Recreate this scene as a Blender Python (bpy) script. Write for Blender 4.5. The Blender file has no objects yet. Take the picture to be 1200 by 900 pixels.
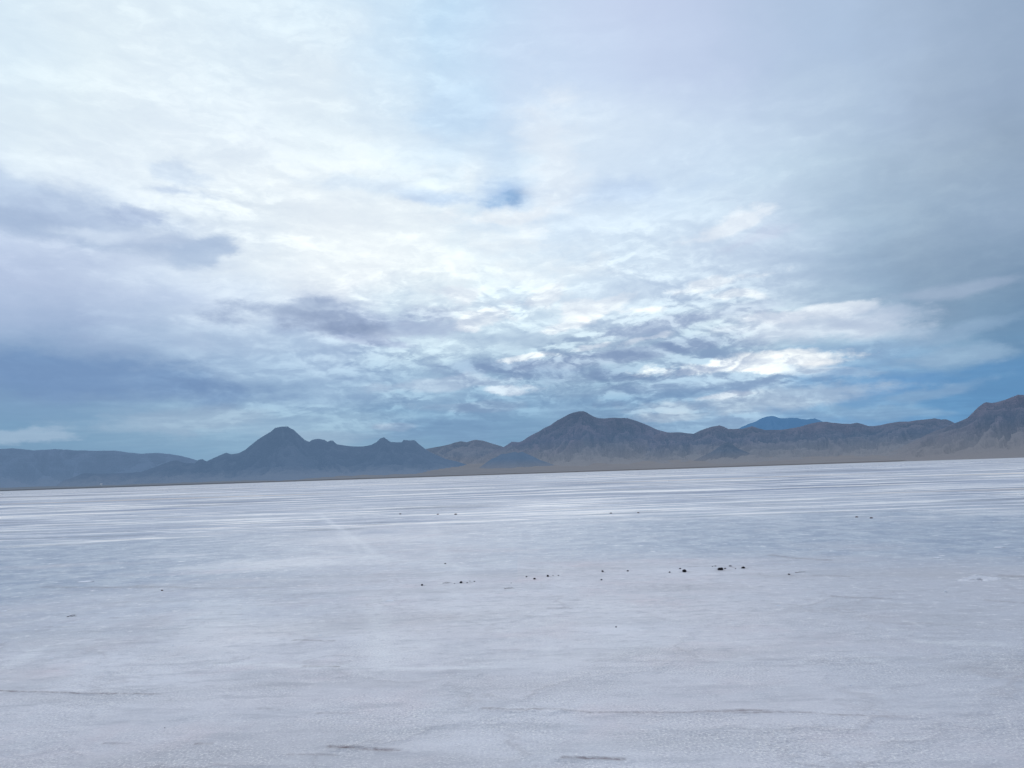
import bpy, bmesh, math, random
import numpy as np
from mathutils import Vector

random.seed(7)
rng = np.random.default_rng(11)
S = bpy.context.scene
COL = S.collection
R = math.radians

# ------------------------------------------------------------------ camera
F = 900.0                      # focal length in photo pixels (photo 1200 x 900)
EYE = 1.6
ROLL = math.atan2(39.6, 1200)
YH0 = 575.4                    # horizon height at the left edge of the photo
PITCH = math.atan(((YH0 - 19.8) - 450) * math.cos(ROLL) / F)
f_ = np.array([0, math.cos(PITCH), math.sin(PITCH)])
u0 = np.array([0, -math.sin(PITCH), math.cos(PITCH)])
r0 = np.array([1.0, 0, 0])
cr, sr = math.cos(ROLL), math.sin(ROLL)
CR = cr * r0 - sr * u0
CU = sr * r0 + cr * u0


def ray(px, py):
    d = f_ + (px - 600) / F * CR + (450 - py) / F * CU
    return d / np.linalg.norm(d)


def azel(px, py):
    d = ray(px, py)
    return math.degrees(math.atan2(d[0], d[1])), math.degrees(math.asin(d[2]))


def to_px(az, el):
    a, e = R(az), R(el)
    d = np.array([math.sin(a) * math.cos(e), math.cos(a) * math.cos(e), math.sin(e)])
    w = d @ f_
    return 600 + F * (d @ CR) / w, 450 - F * (d @ CU) / w


def ground_pt(px, py):
    d = ray(px, py)
    s = EYE / -d[2]
    return np.array([d[0] * s, d[1] * s])


cam = bpy.data.cameras.new("camera")
cam.sensor_width = 36
cam.lens = 36 * F / 1200
cam.clip_start = 0.05
cam.clip_end = 200000
co = bpy.data.objects.new("camera", cam)
COL.objects.link(co)
from mathutils import Matrix
co.matrix_world = Matrix(((CR[0], CU[0], -f_[0], 0), (CR[1], CU[1], -f_[1], 0),
                          (CR[2], CU[2], -f_[2], EYE), (0, 0, 0, 1)))
S.camera = co
S.view_settings.view_transform = 'Standard'
S.view_settings.look = 'None'
S.view_settings.exposure = 0


def lin(c):
    return tuple(((v / 255) / 12.92 if v / 255 <= 0.04045 else ((v / 255 + 0.055) / 1.055) ** 2.4) for v in c)


# ------------------------------------------------------------------ numpy noise
PERM = rng.permutation(65536).astype(np.int64)
GR = rng.random(65536) * 2 * math.pi


def perlin(x, y, seed=0):
    xi = np.floor(x).astype(np.int64); yi = np.floor(y).astype(np.int64)
    xf = x - xi; yf = y - yi

    def g(ix, iy, dx, dy):
        h = PERM[(PERM[(ix + seed * 977) & 65535] + iy) & 65535]
        a = GR[h]
        return np.cos(a) * dx + np.sin(a) * dy
    u = xf * xf * xf * (xf * (xf * 6 - 15) + 10)
    v = yf * yf * yf * (yf * (yf * 6 - 15) + 10)
    a = g(xi, yi, xf, yf); b = g(xi + 1, yi, xf - 1, yf)
    c = g(xi, yi + 1, xf, yf - 1); d = g(xi + 1, yi + 1, xf - 1, yf - 1)
    return ((a + u * (b - a)) + v * ((c + u * (d - c)) - (a + u * (b - a)))) * 1.41


def fbm(x, y, o=5, seed=0, ridged=False, gain=0.5):
    s = np.zeros(np.broadcast(x, y).shape); amp = 1.0; tot = 0
    for i in range(o):
        n = perlin(x, y, seed + i)
        s += amp * ((1 - np.abs(n)) * 2 - 1 if ridged else n)
        tot += amp; amp *= gain; x = x * 2.03 + 5.2; y = y * 2.03 + 1.7
    return s / tot


def sstep(a, b, x):
    t = np.clip((x - a) / (b - a), 0, 1)
    return t * t * (3 - 2 * t)


# ------------------------------------------------------------------ node helper
class NT:
    def __init__(self, tree):
        self.t = tree; self.n = tree.nodes; self.l = tree.links; self.n.clear()

    def node(self, kind, **kw):
        nd = self.n.new(kind)
        for k, v in kw.items():
            setattr(nd, k, v)
        return nd

    def put(self, sock, v):
        if v is None:
            return
        if isinstance(v, bpy.types.NodeSocket):
            self.l.new(v, sock)
        else:
            if isinstance(v, (tuple, list)) and len(v) == 3 and sock.type == 'RGBA':
                v = (*v, 1)
            sock.default_value = v

    def m(self, op, a, b=None, c=None, clamp=False):
        nd = self.node('ShaderNodeMath', operation=op, use_clamp=clamp)
        self.put(nd.inputs[0], a); self.put(nd.inputs[1], b); self.put(nd.inputs[2], c)
        return nd.outputs[0]

    def vm(self, op, a, b=None, out=0):
        nd = self.node('ShaderNodeVectorMath', operation=op)
        self.put(nd.inputs[0], a)
        if op == 'SCALE':
            self.put(nd.inputs[3], b)
        elif b is not None:
            self.put(nd.inputs[1], b)
        return nd.outputs[out]

    def comb(self, x, y, z=0.0):
        nd = self.node('ShaderNodeCombineXYZ')
        self.put(nd.inputs[0], x); self.put(nd.inputs[1], y); self.put(nd.inputs[2], z)
        return nd.outputs[0]

    def sep(self, v):
        nd = self.node('ShaderNodeSeparateXYZ'); self.put(nd.inputs[0], v)
        return nd.outputs

    def mr(self, x, a, b, c=0.0, d=1.0, smooth=False):
        nd = self.node('ShaderNodeMapRange', interpolation_type='SMOOTHSTEP' if smooth else 'LINEAR', clamp=True)
        for i, v in enumerate((x, a, b, c, d)):
            self.put(nd.inputs[i], v)
        return nd.outputs[0]

    def mix(self, f, a, b, mode='MIX'):
        nd = self.node('ShaderNodeMix', data_type='RGBA', blend_type=mode)
        self.put(nd.inputs[0], f); self.put(nd.inputs[6], a); self.put(nd.inputs[7], b)
        return nd.outputs[2]

    def mixf(self, f, a, b):
        nd = self.node('ShaderNodeMix', data_type='FLOAT')
        self.put(nd.inputs[0], f); self.put(nd.inputs[2], a); self.put(nd.inputs[3], b)
        return nd.outputs[0]

    def noise(self, v, scale=1.0, detail=4.0, rough=0.5, lac=2.0, dist=0.0, color=False, dim='3D'):
        nd = self.node('ShaderNodeTexNoise', noise_dimensions=dim)
        self.put(nd.inputs['Vector'], v)
        for k, x in (('Scale', scale), ('Detail', detail), ('Roughness', rough), ('Lacunarity', lac), ('Distortion', dist)):
            self.put(nd.inputs[k], x)
        return nd.outputs[1 if color else 0]

    def mapping(self, v, loc=(0, 0, 0), rot=(0, 0, 0), sc=(1, 1, 1)):
        nd = self.node('ShaderNodeMapping')
        self.put(nd.inputs[0], v); nd.inputs[1].default_value = loc
        nd.inputs[2].default_value = rot; nd.inputs[3].default_value = sc
        return nd.outputs[0]


# ------------------------------------------------------------------ world sky
SUN_AZ, SUN_EL = -6.0, 34.0
W = bpy.data.worlds.new("World"); S.world = W; W.use_nodes = True
T = NT(W.node_tree)
tc = T.node('ShaderNodeTexCoord').outputs['Generated']
x, y, z = T.sep(tc)[:3]
azd = T.m('MULTIPLY', T.m('ARCTAN2', x, y), 180 / math.pi)
eld = T.m('MULTIPLY', T.m('ARCSINE', z), 180 / math.pi)
zc = T.m('ADD', T.m('MAXIMUM', z, 0.0), 0.055)
P = T.comb(T.m('DIVIDE', x, zc), T.m('DIVIDE', y, zc), 0.0)      # a point on the cloud layer
elc = T.m('MAXIMUM', eld, 0.0)

wn = T.sep(T.noise(T.vm('ADD', P, (3.1, 7.7, 0)), 0.9, 5.0, 0.55, color=True))
wn2 = T.sep(T.noise(T.vm('ADD', tc, (1.3, 0.2, 5.0)), 9.0, 7.0, 0.58, color=True))
amp_e = T.m('ADD', T.m('MULTIPLY', elc, 0.16), 0.5)
amp_a = T.m('ADD', T.m('MULTIPLY', elc, 0.12), 4.5)


def jit(a, b, k1, k2, amp):
    s = T.m('ADD', T.m('MULTIPLY', T.m('SUBTRACT', a, 0.5), k1), T.m('MULTIPLY', T.m('SUBTRACT', b, 0.5), k2))
    return T.m('MULTIPLY', s, amp)


waz = T.m('ADD', azd, jit(wn[0], wn2[0], 2.2, 1.0, amp_a))
wel = T.m('ADD', eld, jit(wn[1], wn2[1], 1.6, 1.6, amp_e))
taz = T.m('ADD', T.m('DIVIDE', waz, 100.0), 0.5, clamp=True)

GX = list(range(0, 1201, 100))
GY = [0, 60, 120, 180, 240, 290, 330, 370, 410, 440, 470, 500, 530]
G = [
 [(222,240,252),(228,243,253),(226,242,252),(224,241,253),(216,236,251),(196,222,246),(204,220,244),(202,214,240),(194,206,234),(188,200,228),(184,198,226),(180,194,222),(170,186,216)],
 [(224,241,253),(230,245,253),(230,244,253),(228,243,253),(228,242,252),(205,226,247),(206,222,245),(200,214,240),(194,206,234),(188,201,229),(184,198,226),(178,192,220),(168,184,214)],
 [(228,243,253),(232,246,254),(226,240,252),(226,241,252),(230,243,252),(205,227,248),(205,222,245),(208,222,245),(200,214,238),(194,206,231),(184,198,224),(178,192,218),(166,182,210)],
 [(224,240,252),(236,248,254),(236,247,254),(232,243,253),(234,246,253),(218,234,250),(216,232,248),(224,236,250),(212,228,246),(210,224,243),(184,199,222),(172,187,212),(162,178,204)],
 [(200,216,240),(208,222,242),(232,244,253),(236,247,254),(236,246,254),(226,240,251),(214,230,248),(218,232,249),(212,228,247),(208,222,241),(182,198,221),(168,184,208),(156,173,200)],
 [(198,213,238),(200,215,238),(224,238,251),(240,249,254),(246,251,254),(240,249,254),(228,240,251),(218,233,249),(218,232,247),(196,210,233),(174,190,214),(160,177,203),(148,167,196)],
 [(184,200,228),(188,204,230),(206,222,243),(226,240,251),(240,247,253),(234,245,253),(222,238,251),(216,230,246),(208,223,242),(192,208,229),(164,180,205),(150,168,196),(138,160,190)],
 [(170,190,220),(172,190,220),(192,209,234),(214,228,245),(212,225,243),(215,230,246),(212,228,246),(206,220,240),(188,204,227),(204,218,236),(170,188,212),(150,172,200),(128,155,188)],
 [(148,172,206),(152,175,208),(170,190,218),(180,200,226),(182,202,228),(190,208,231),(185,203,227),(180,197,221),(176,196,222),(180,200,224),(150,182,214),(148,176,206),(115,150,187)],
 [(128,155,191),(130,155,191),(140,166,200),(156,182,211),(168,190,217),(160,184,212),(152,176,206),(150,174,203),(170,191,217),(180,200,224),(125,165,204),(130,168,203),(104,146,186)],
 [(126,156,190),(126,157,191),(144,172,200),(154,180,207),(148,176,205),(134,165,198),(140,170,202),(132,162,195),(150,180,209),(168,192,217),(126,168,206),(110,157,199),(96,142,184)],
 [(120,155,188),(128,160,190),(140,168,196),(152,180,206),(150,176,202),(122,158,192),(116,152,188),(125,155,188),(150,178,206),(160,184,210),(126,166,204),(100,152,198),(90,138,180)],
 [(118,152,184),(122,156,188),(122,158,190),(130,164,194),(130,164,194),(118,155,188),(112,150,186),(115,150,185),(130,165,198),(130,165,198),(115,158,200),(96,148,195),(88,135,178)]]
GA = np.array(G, float)
for j_, k_ in ((8, .975), (9, .95), (10, .94), (11, .94), (12, .94)):
    GA[j_] *= np.array([k_ - .035, k_, 1.0])
GA[5:9, 10:] *= np.array([.95, .985, .99])
GA[0:5, 9:] *= np.array([.97, .99, .985])
GA[0:4, 11] *= .955; GA[0:4, 12] *= .93; GA[5:8, 11] *= .94; GA[5:8, 12] *= .93
GA[9:13, 4:8] += (4, 5, 3); GA[10:13] += (1, 4, 2); GA[7:10, 5:10] += (1, 2, -1); GA[8:12, 2:7] += (7, 6, 4); GA[10:13, 0:4] += (5, 5, 3); GA[0:8, 5:] += (-1, 2, 2)
GA[8:13] += (2, 1, -3)
GA = np.minimum(GA, 254)
# (relief) shows, same grid
RA = np.array([
 [.20,.22,.25,.28,.30,.35,.25,.10,.06,.05,.05,.05,.05],
 [.20,.25,.28,.30,.35,.35,.25,.12,.06,.05,.05,.05,.05],
 [.20,.25,.28,.30,.35,.38,.30,.20,.12,.06,.05,.05,.05],
 [.20,.25,.30,.32,.35,.40,.38,.32,.22,.14,.08,.07,.06],
 [.25,.28,.30,.32,.35,.42,.45,.40,.35,.22,.10,.08,.08],
 [.20,.20,.30,.32,.35,.38,.42,.45,.45,.30,.12,.10,.10],
 [.14,.16,.22,.30,.38,.42,.50,.55,.60,.45,.20,.14,.12],
 [.12,.14,.18,.30,.55,.60,.70,.80,.80,.60,.35,.20,.14],
 [.10,.10,.14,.25,.50,.60,.75,.85,.90,.80,.45,.25,.15],
 [.08,.08,.12,.20,.40,.60,.75,.80,.90,.85,.40,.35,.20],
 [.12,.14,.14,.20,.35,.45,.50,.50,.60,.60,.40,.30,.20],
 [.15,.15,.18,.20,.25,.20,.20,.30,.40,.40,.40,.30,.20],
 [.10,.10,.10,.10,.10,.10,.10,.10,.15,.15,.15,.15,.10]])
RA[4:10, :4] += .10; RA[2:6, 9:] += .10; RA[0:4, 0:9] -= .04; RA[8:12, 2:6] += .12; RA[1:6, 4:8] -= .06; RA[10, 2:10] += .18; RA[11, 2:11] += .12; RA[0:4, 0:6] += .05


def grid_at(px, py, A):
    px = min(max(px, 0), 1200); py = min(max(py, 0), 530)
    i = min(int(px // 100), 11); fx = px / 100 - i
    j = max(k for k in range(12) if GY[k] <= py) if py > 0 else 0
    fy = (py - GY[j]) / (GY[j + 1] - GY[j])
    return (A[j, i] * (1 - fx) + A[j, i + 1] * fx) * (1 - fy) + (A[j + 1, i] * (1 - fx) + A[j + 1, i + 1] * fx) * fy


ELS = [-1, 0.8, 2.4, 3.8, 5.2, 6.8, 8.6, 10.6, 13, 16, 19.5, 23.5, 28, 33, 38]
AZS = [-38, -34, -30, -26, -22, -18.5, -15, -12, -9, -6, -3, 0, 3, 6, 9, 12, 15, 18.5, 22, 26, 30, 34, 38]
AWAY = {-1: (120, 150, 182), 38: (200, 215, 238)}
acc = None; acca = None
for k, e in enumerate(ELS):
    cr_ = T.node('ShaderNodeValToRGB'); rmp = cr_.color_ramp
    rmp.interpolation = 'LINEAR'
    q = min(1, max(0, e / 30)); away = tuple(120 + (205 - 120) * q ** .6 + d for d in (0, 14 + 8 * (1 - q), 34))
    stops = [(0.0, (*lin(away), .15))]
    for a in AZS:
        p = to_px(a, e)
        c = grid_at(*p, GA)
        stops.append((a / 100 + .5, (*lin(tuple(c)), float(grid_at(*p, RA)))))
    stops.append((1.0, (*lin(away), .15)))
    while len(rmp.elements) > 1:
        rmp.elements.remove(rmp.elements[-1])
    rmp.elements[0].position = 0.0; rmp.elements[0].color = stops[0][1]
    for pos, c in stops[1:]:
        el_ = rmp.elements.new(pos); el_.color = c
    T.put(cr_.inputs[0], taz if acc is None else T.m('MULTIPLY_ADD', acca, 1e-8, taz))
    if acc is None:
        acc, acca = cr_.outputs[0], cr_.outputs[1]
    else:
        t = T.mr(wel, ELS[k - 1], e)
        acc = T.mix(t, acc, cr_.outputs[0]); acca = T.mixf(t, acca, cr_.outputs[1])
# zenith
top = T.mr(eld, 40, 75, 0, 1, True)
acc = T.mix(top, acc, lin((205, 218, 240))); acca = T.mixf(top, acca, .2)

edge_n = T.noise(T.vm('ADD', T.vm('MULTIPLY', tc, (1, 1, 2.2)), (0, 4, 2)), 12.0, 7.0, 0.6)
en = T.m('SUBTRACT', edge_n, 0.5)
WV = T.comb(waz, wel, 0.0)
WH = T.comb(T.m('ADD', azd, T.m('MULTIPLY', T.m('SUBTRACT', waz, azd), 0.45)),
            T.m('ADD', eld, T.m('MULTIPLY', T.m('SUBTRACT', wel, eld), 0.45)), 0.0)


def blob(px, py, rx, ry, rot, c, op=0.9, soft=0.35, nk=1.6):
    global acc
    a, e = azel(px, py)
    k = 0.0637
    rot_w = R(rot + 1.9 * -1)
    # (the tiny term only keeps the node compiler working through the clouds one after another)
    nd = T.node('ShaderNodeVectorMath', operation='MULTIPLY_ADD')
    T.put(nd.inputs[0], acc); T.put(nd.inputs[1], (1e-8,) * 3); T.put(nd.inputs[2], WH)
    v = T.vm('SUBTRACT', nd.outputs[0], (a, e, 0))
    v = T.mapping(v, rot=(0, 0, -rot_w))
    v = T.vm('DIVIDE', v, (rx * k, ry * k, 1))
    d = T.vm('LENGTH', v, out=1)
    d = T.m('ADD', d, T.m('MULTIPLY', en, nk * 2.3))
    al = T.mr(d, 1 + soft, 1 - soft, 0.0, op, True)
    acc = T.mix(al, acc, lin(c))


# big soft shapes first, then the clouds one can tell apart
blob(470, 275, 150, 60, 0, (241, 250, 255), .8, .8)
blob(30, 236, 130, 22, -3, (182, 202, 229), .75, .7)
blob(40, 262, 110, 11, -2, (168, 188, 217), .7, .6)
blob(120, 258, 60, 12, -6, (180, 198, 225), .6, .6)
blob(180, 288, 42, 12, -4, (190, 207, 230), .6, .7, 2.4)
blob(226, 292, 20, 10, 14, (184, 204, 229), .7, .7, 2.4)
blob(135, 275, 40, 6, 4, (214, 228, 246), .6, .6)
blob(163, 250, 30, 10, 8, (172, 190, 220), .7, .4)
blob(225, 205, 24, 9, 6, (204, 221, 241), .75, .6, 2.6)
blob(215, 224, 30, 6, 2, (198, 215, 238), .75, .6, 2.6)
blob(40, 436, 200, 18, -3, (108, 142, 186), .7, .8)
blob(190, 452, 150, 12, -2, (118, 149, 190), .5, .8)
blob(230, 492, 90, 12, 2, (158, 182, 207), .6, .6)
blob(40, 512, 34, 7, 5, (156, 182, 208), .8, .35)
blob(350, 512, 60, 8, 0, (160, 186, 210), .5, .5)
blob(450, 498, 26, 5, 0, (170, 190, 214), .7, .4)
blob(392, 374, 95, 22, 0, (172, 190, 219), .85, .6, 1.6)
blob(372, 370, 70, 14, 2, (160, 178, 206), .85, .7, 2.4)
blob(402, 388, 52, 11, -4, (152, 170, 199), .85, .7, 2.4)
blob(440, 402, 55, 6, -4, (164, 182, 212), .8, .4)
blob(490, 388, 40, 7, 8, (186, 202, 226), .6, .5)
blob(596, 230, 40, 16, 6, (168, 200, 238), .8, .8, 1.6)
blob(594, 237, 30, 7, 6, (146, 184, 224), .7, .9, 3.4)
blob(610, 234, 15, 9, 20, (122, 164, 210), .75, .9, 3.4)
blob(575, 252, 60, 9, 4, (240, 248, 254), .85, .35, 1.6)
blob(505, 230, 40, 7, -6, (190, 216, 246), .7, .8, 2.4)
blob(440, 218, 60, 10, 0, (214, 232, 250), .6, .5)
blob(745, 230, 55, 13, 0, (192, 214, 242), .65, .9, 2.2)
blob(530, 128, 50, 24, 20, (198, 224, 248), .7, .7)
blob(590, 170, 26, 40, -20, (204, 226, 248), .6, .7)
blob(640, 190, 34, 60, 10, (232, 242, 252), .7, .7)
blob(856, 268, 36, 9, 14, (232, 241, 251), .8, .45, 1.8)
blob(880, 282, 40, 8, 12, (198, 211, 233), .7, .5)
blob(590, 435, 110, 9, -3, (140, 165, 199), .7, .5)
blob(520, 452, 90, 6, 2, (178, 198, 222), .7, .5)
blob(600, 458, 34, 6, 4, (200, 216, 235), .85, .35)
blob(545, 475, 60, 5, 0, (150, 174, 203), .5, .5)
blob(530, 505, 90, 14, 0, (112, 148, 187), .6, .7)
blob(960, 382, 90, 12, -4, (216, 227, 242), .7, .6)
blob(960, 366, 60, 7, 4, (228, 237, 248), .8, .4)
blob(1030, 372, 60, 10, 0, (190, 205, 226), .6, .5)
blob(1130, 338, 62, 7, 6, (170, 187, 212), .5, .7)
blob(1070, 395, 120, 9, 6, (150, 178, 207), .6, .6)
blob(980, 415, 60, 14, 0, (142, 176, 210), .7, .6)
blob(720, 418, 130, 8, 6, (158, 178, 208), .65, .5)
blob(800, 378, 100, 10, 8, (174, 190, 217), .6, .5)
blob(890, 424, 70, 8, 5, (240, 246, 251), .85, .6, 3.0)
blob(905, 428, 34, 5, 4, (246, 250, 253), .8, .5, 2.4)
blob(845, 430, 55, 6, 5, (222, 233, 245), .8, .4, 1.6)
blob(960, 434, 46, 5, -6, (205, 220, 236), .8, .4)
blob(1010, 444, 58, 14, 0, (112, 156, 200), .7, .5)
blob(1050, 452, 60, 9, 6, (104, 152, 200), .8, .5)
blob(1160, 455, 70, 20, 10, (92, 143, 190), .7, .6)
blob(1105, 418, 60, 9, 6, (152, 181, 209), .7, .5)
blob(1085, 462, 48, 6, 10, (138, 170, 203), .6, .6)
blob(880, 468, 110, 12, 3, (174, 194, 216), .7, .5)
blob(840, 464, 42, 5, 6, (206, 218, 234), .7, .4)
blob(1040, 484, 60, 7, 0, (132, 168, 202), .7, .5)
blob(790, 488, 50, 5, 0, (170, 190, 212), .6, .5)
for bx, by, brx, bry, br in ((712, 352, 20, 9, 20), (752, 366, 24, 5, 5), (682, 362, 14, 12, 40), (664, 382, 24, 7, 20),
                             (700, 405, 30, 5, 8), (640, 342, 12, 9, 40), (845, 330, 40, 7, 5), (865, 345, 22, 4, 0),
                             (570, 372, 30, 8, 20), (620, 420, 34, 5, 10), (548, 340, 34, 8, 8), (758, 398, 30, 4, 10)):
    blob(bx, by, brx, bry, br, (232, 241, 250), .75, .45, 2.6)

# relief of the cloud deck: difference of two shifted samples of one field
LP = T.vm('ADD', P, (0.4, 2.1, 0))
lw = T.vm('SUBTRACT', T.noise(LP, 1.6, 3.0, 0.5, color=True), (.5, .5, .5))
LPw = T.vm('ADD', LP, T.vm('SCALE', lw, 0.5))
n1 = T.noise(LPw, 1.0, 6.0, 0.54)
n2 = T.noise(T.vm('ADD', LPw, (0.02, -0.16, 0.0)), 1.0, 6.0, 0.54)
rel = T.m('MULTIPLY', T.m('SUBTRACT', n2, n1), 3.0)
q0 = T.vm('MULTIPLY', tc, (1, 1, 2.6))
qw = T.vm('SUBTRACT', T.noise(q0, 6.0, 5.0, 0.6, color=True), (.5, .5, .5))
q1 = T.vm('ADD', q0, T.vm('SCALE', qw, 0.16))
p1 = T.noise(q1, 8.0, 8.0, 0.60)
p2 = T.noise(T.vm('ADD', q1, (0.006, 0, 0.028)), 8.0, 8.0, 0.60)
rel2 = T.m('MULTIPLY', T.m('SUBTRACT', p1, p2), 2.2)


def billow(v, sc, det=8.0):
    nd = T.node('ShaderNodeTexNoise', noise_dimensions='3D')
    nd.noise_type = 'RIDGED_MULTIFRACTAL'; nd.normalize = True
    T.put(nd.inputs['Vector'], v); nd.inputs['Scale'].default_value = sc
    nd.inputs['Detail'].default_value = det; nd.inputs['Roughness'].default_value = .5
    nd.inputs['Offset'].default_value = 1.0; nd.inputs['Gain'].default_value = 1.6
    return T.m('SUBTRACT', 1.0, nd.outputs[0])


q2 = T.vm('ADD', T.vm('MULTIPLY', tc, (1, 1, 2.4)), T.vm('SCALE', qw, 0.10))
v1 = billow(q2, 10.0); v2 = billow(T.vm('ADD', q2, (0.004, 0, 0.018)), 10.0)
q3 = T.vm('ADD', T.vm('MULTIPLY', tc, (1, 1, 2.2)), T.vm('SCALE', qw, 0.14))
w1 = T.noise(q3, 20.0, 6.0, .58); w2 = T.noise(T.vm('ADD', q3, (0.003, 0, 0.014)), 20.0, 6.0, .58)
rel3 = T.m('ADD', T.m('MULTIPLY', T.m('SUBTRACT', v1, v2), 1.15), T.m('MULTIPLY', T.m('SUBTRACT', w1, w2), 4.4))
rel3 = T.m('MULTIPLY', rel3, T.mr(acca, .32, .78, .22, 1.3))
rel3 = T.m('MULTIPLY', rel3, T.mr(p1, .40, .58, .15, 1.2))
body = T.m('MULTIPLY', T.m('SUBTRACT', n1, 0.5), T.mr(acca, .2, .8, .5, 1.0))
rs = T.m('ADD', T.m('ADD', rel, rel2), T.m('ADD', body, rel3))
rs = T.m('MULTIPLY', T.m('MULTIPLY', T.m('TANH', T.m('MULTIPLY', rs, 1.3)), T.mixf(T.mr(rs, -.1, .1), .46, .68)), T.m('MULTIPLY', acca, 0.85))
tint = T.vm('MULTIPLY', T.comb(rs, rs, rs), (1.15, 1.0, 0.68))
lit = T.vm('MULTIPLY', acc, T.vm('ADD', tint, (1, 1, 1)))
sky = T.node('ShaderNodeTexSky', sky_type='NISHITA', sun_disc=False)
sky.sun_elevation = R(SUN_EL); sky.sun_rotation = R(SUN_AZ)
sky.altitude = 1290
# cloud light on top of a thin share of the clear sky behind the deck
bg_s = T.node('ShaderNodeBackground'); T.put(bg_s.inputs[0], sky.outputs[0]); bg_s.inputs[1].default_value = 0.06
bg_c = T.node('ShaderNodeBackground'); T.put(bg_c.inputs[0], lit); bg_c.inputs[1].default_value = 1.0
mx = T.node('ShaderNodeMixShader'); mx.inputs[0].default_value = 0.95
T.l.new(bg_s.outputs[0], mx.inputs[1]); T.l.new(bg_c.outputs[0], mx.inputs[2])
wo = T.node('ShaderNodeOutputWorld'); T.l.new(mx.outputs[0], wo.inputs[0])
W.cycles.sampling_method = 'NONE'
S.cycles.max_bounces = 3; S.cycles.diffuse_bounces = 2; S.cycles.glossy_bounces = 1
S.cycles.use_adaptive_sampling = True; S.cycles.adaptive_threshold = 0.02; S.cycles.adaptive_min_samples = 12

sun = bpy.data.lights.new("sun", 'SUN'); sun.energy = 0.8; sun.angle = R(20); sun.color = (1, .97, .93)
so = bpy.data.objects.new("sun", sun); COL.objects.link(so)
sd = Vector((math.sin(R(SUN_AZ)) * math.cos(R(SUN_EL)), math.cos(R(SUN_AZ)) * math.cos(R(SUN_EL)), math.sin(R(SUN_EL))))
so.rotation_euler = sd.to_track_quat('Z', 'Y').to_euler()
so.location = (0, 0, 30)


# ------------------------------------------------------------------ mesh helpers
def grid_mesh(name, X, Y, Z, mat, wrap=False, attrs=None):
    nr, nc = X.shape
    me = bpy.data.meshes.new(name)
    V = np.stack([X, Y, Z], -1).reshape(-1, 3).astype(np.float32)
    i = np.arange(nr - 1)[:, None]; j = np.arange(nc if wrap else nc - 1)[None, :]
    j2 = (j + 1) % nc
    a = i * nc + j; b = i * nc + j2; c = (i + 1) * nc + j2; d = (i + 1) * nc + j
    Q = np.stack([a, d, c, b], -1).reshape(-1, 4).astype(np.int32)
    me.vertices.add(len(V)); me.vertices.foreach_set('co', V.ravel())
    me.loops.add(Q.size); me.loops.foreach_set('vertex_index', Q.ravel())
    me.polygons.add(len(Q)); me.polygons.foreach_set('loop_start', np.arange(0, Q.size, 4, dtype=np.int32))
    me.polygons.foreach_set('use_smooth', np.ones(len(Q), bool))
    me.update(calc_edges=True)
    for k, v in (attrs or {}).items():
        at = me.attributes.new(k, 'FLOAT', 'POINT'); at.data.foreach_set('value', v.astype(np.float32).ravel())
    me.materials.append(mat)
    o = bpy.data.objects.new(name, me); COL.objects.link(o)
    return o


def newmat(name):
    m = bpy.data.materials.new(name); m.use_nodes = True
    return m, NT(m.node_tree)


def finish(T, shader):
    o = T.node('ShaderNodeOutputMaterial'); T.l.new(shader, o.inputs[0])


def principled(T, col, rough=0.8, spec=0.3, normal=None):
    p = T.node('ShaderNodeBsdfPrincipled')
    T.put(p.inputs['Base Color'], col); T.put(p.inputs['Roughness'], rough)
    T.put(p.inputs['Specular IOR Level'], spec)
    if normal is not None:
        T.put(p.inputs['Normal'], normal)
    return p.outputs[0]


def tag(o, label=None, cat=None, group=None, kind=None):
    if label: o['label'] = label
    if cat: o['category'] = cat
    if group: o['group'] = group
    if kind: o['kind'] = kind
    return o


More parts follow.
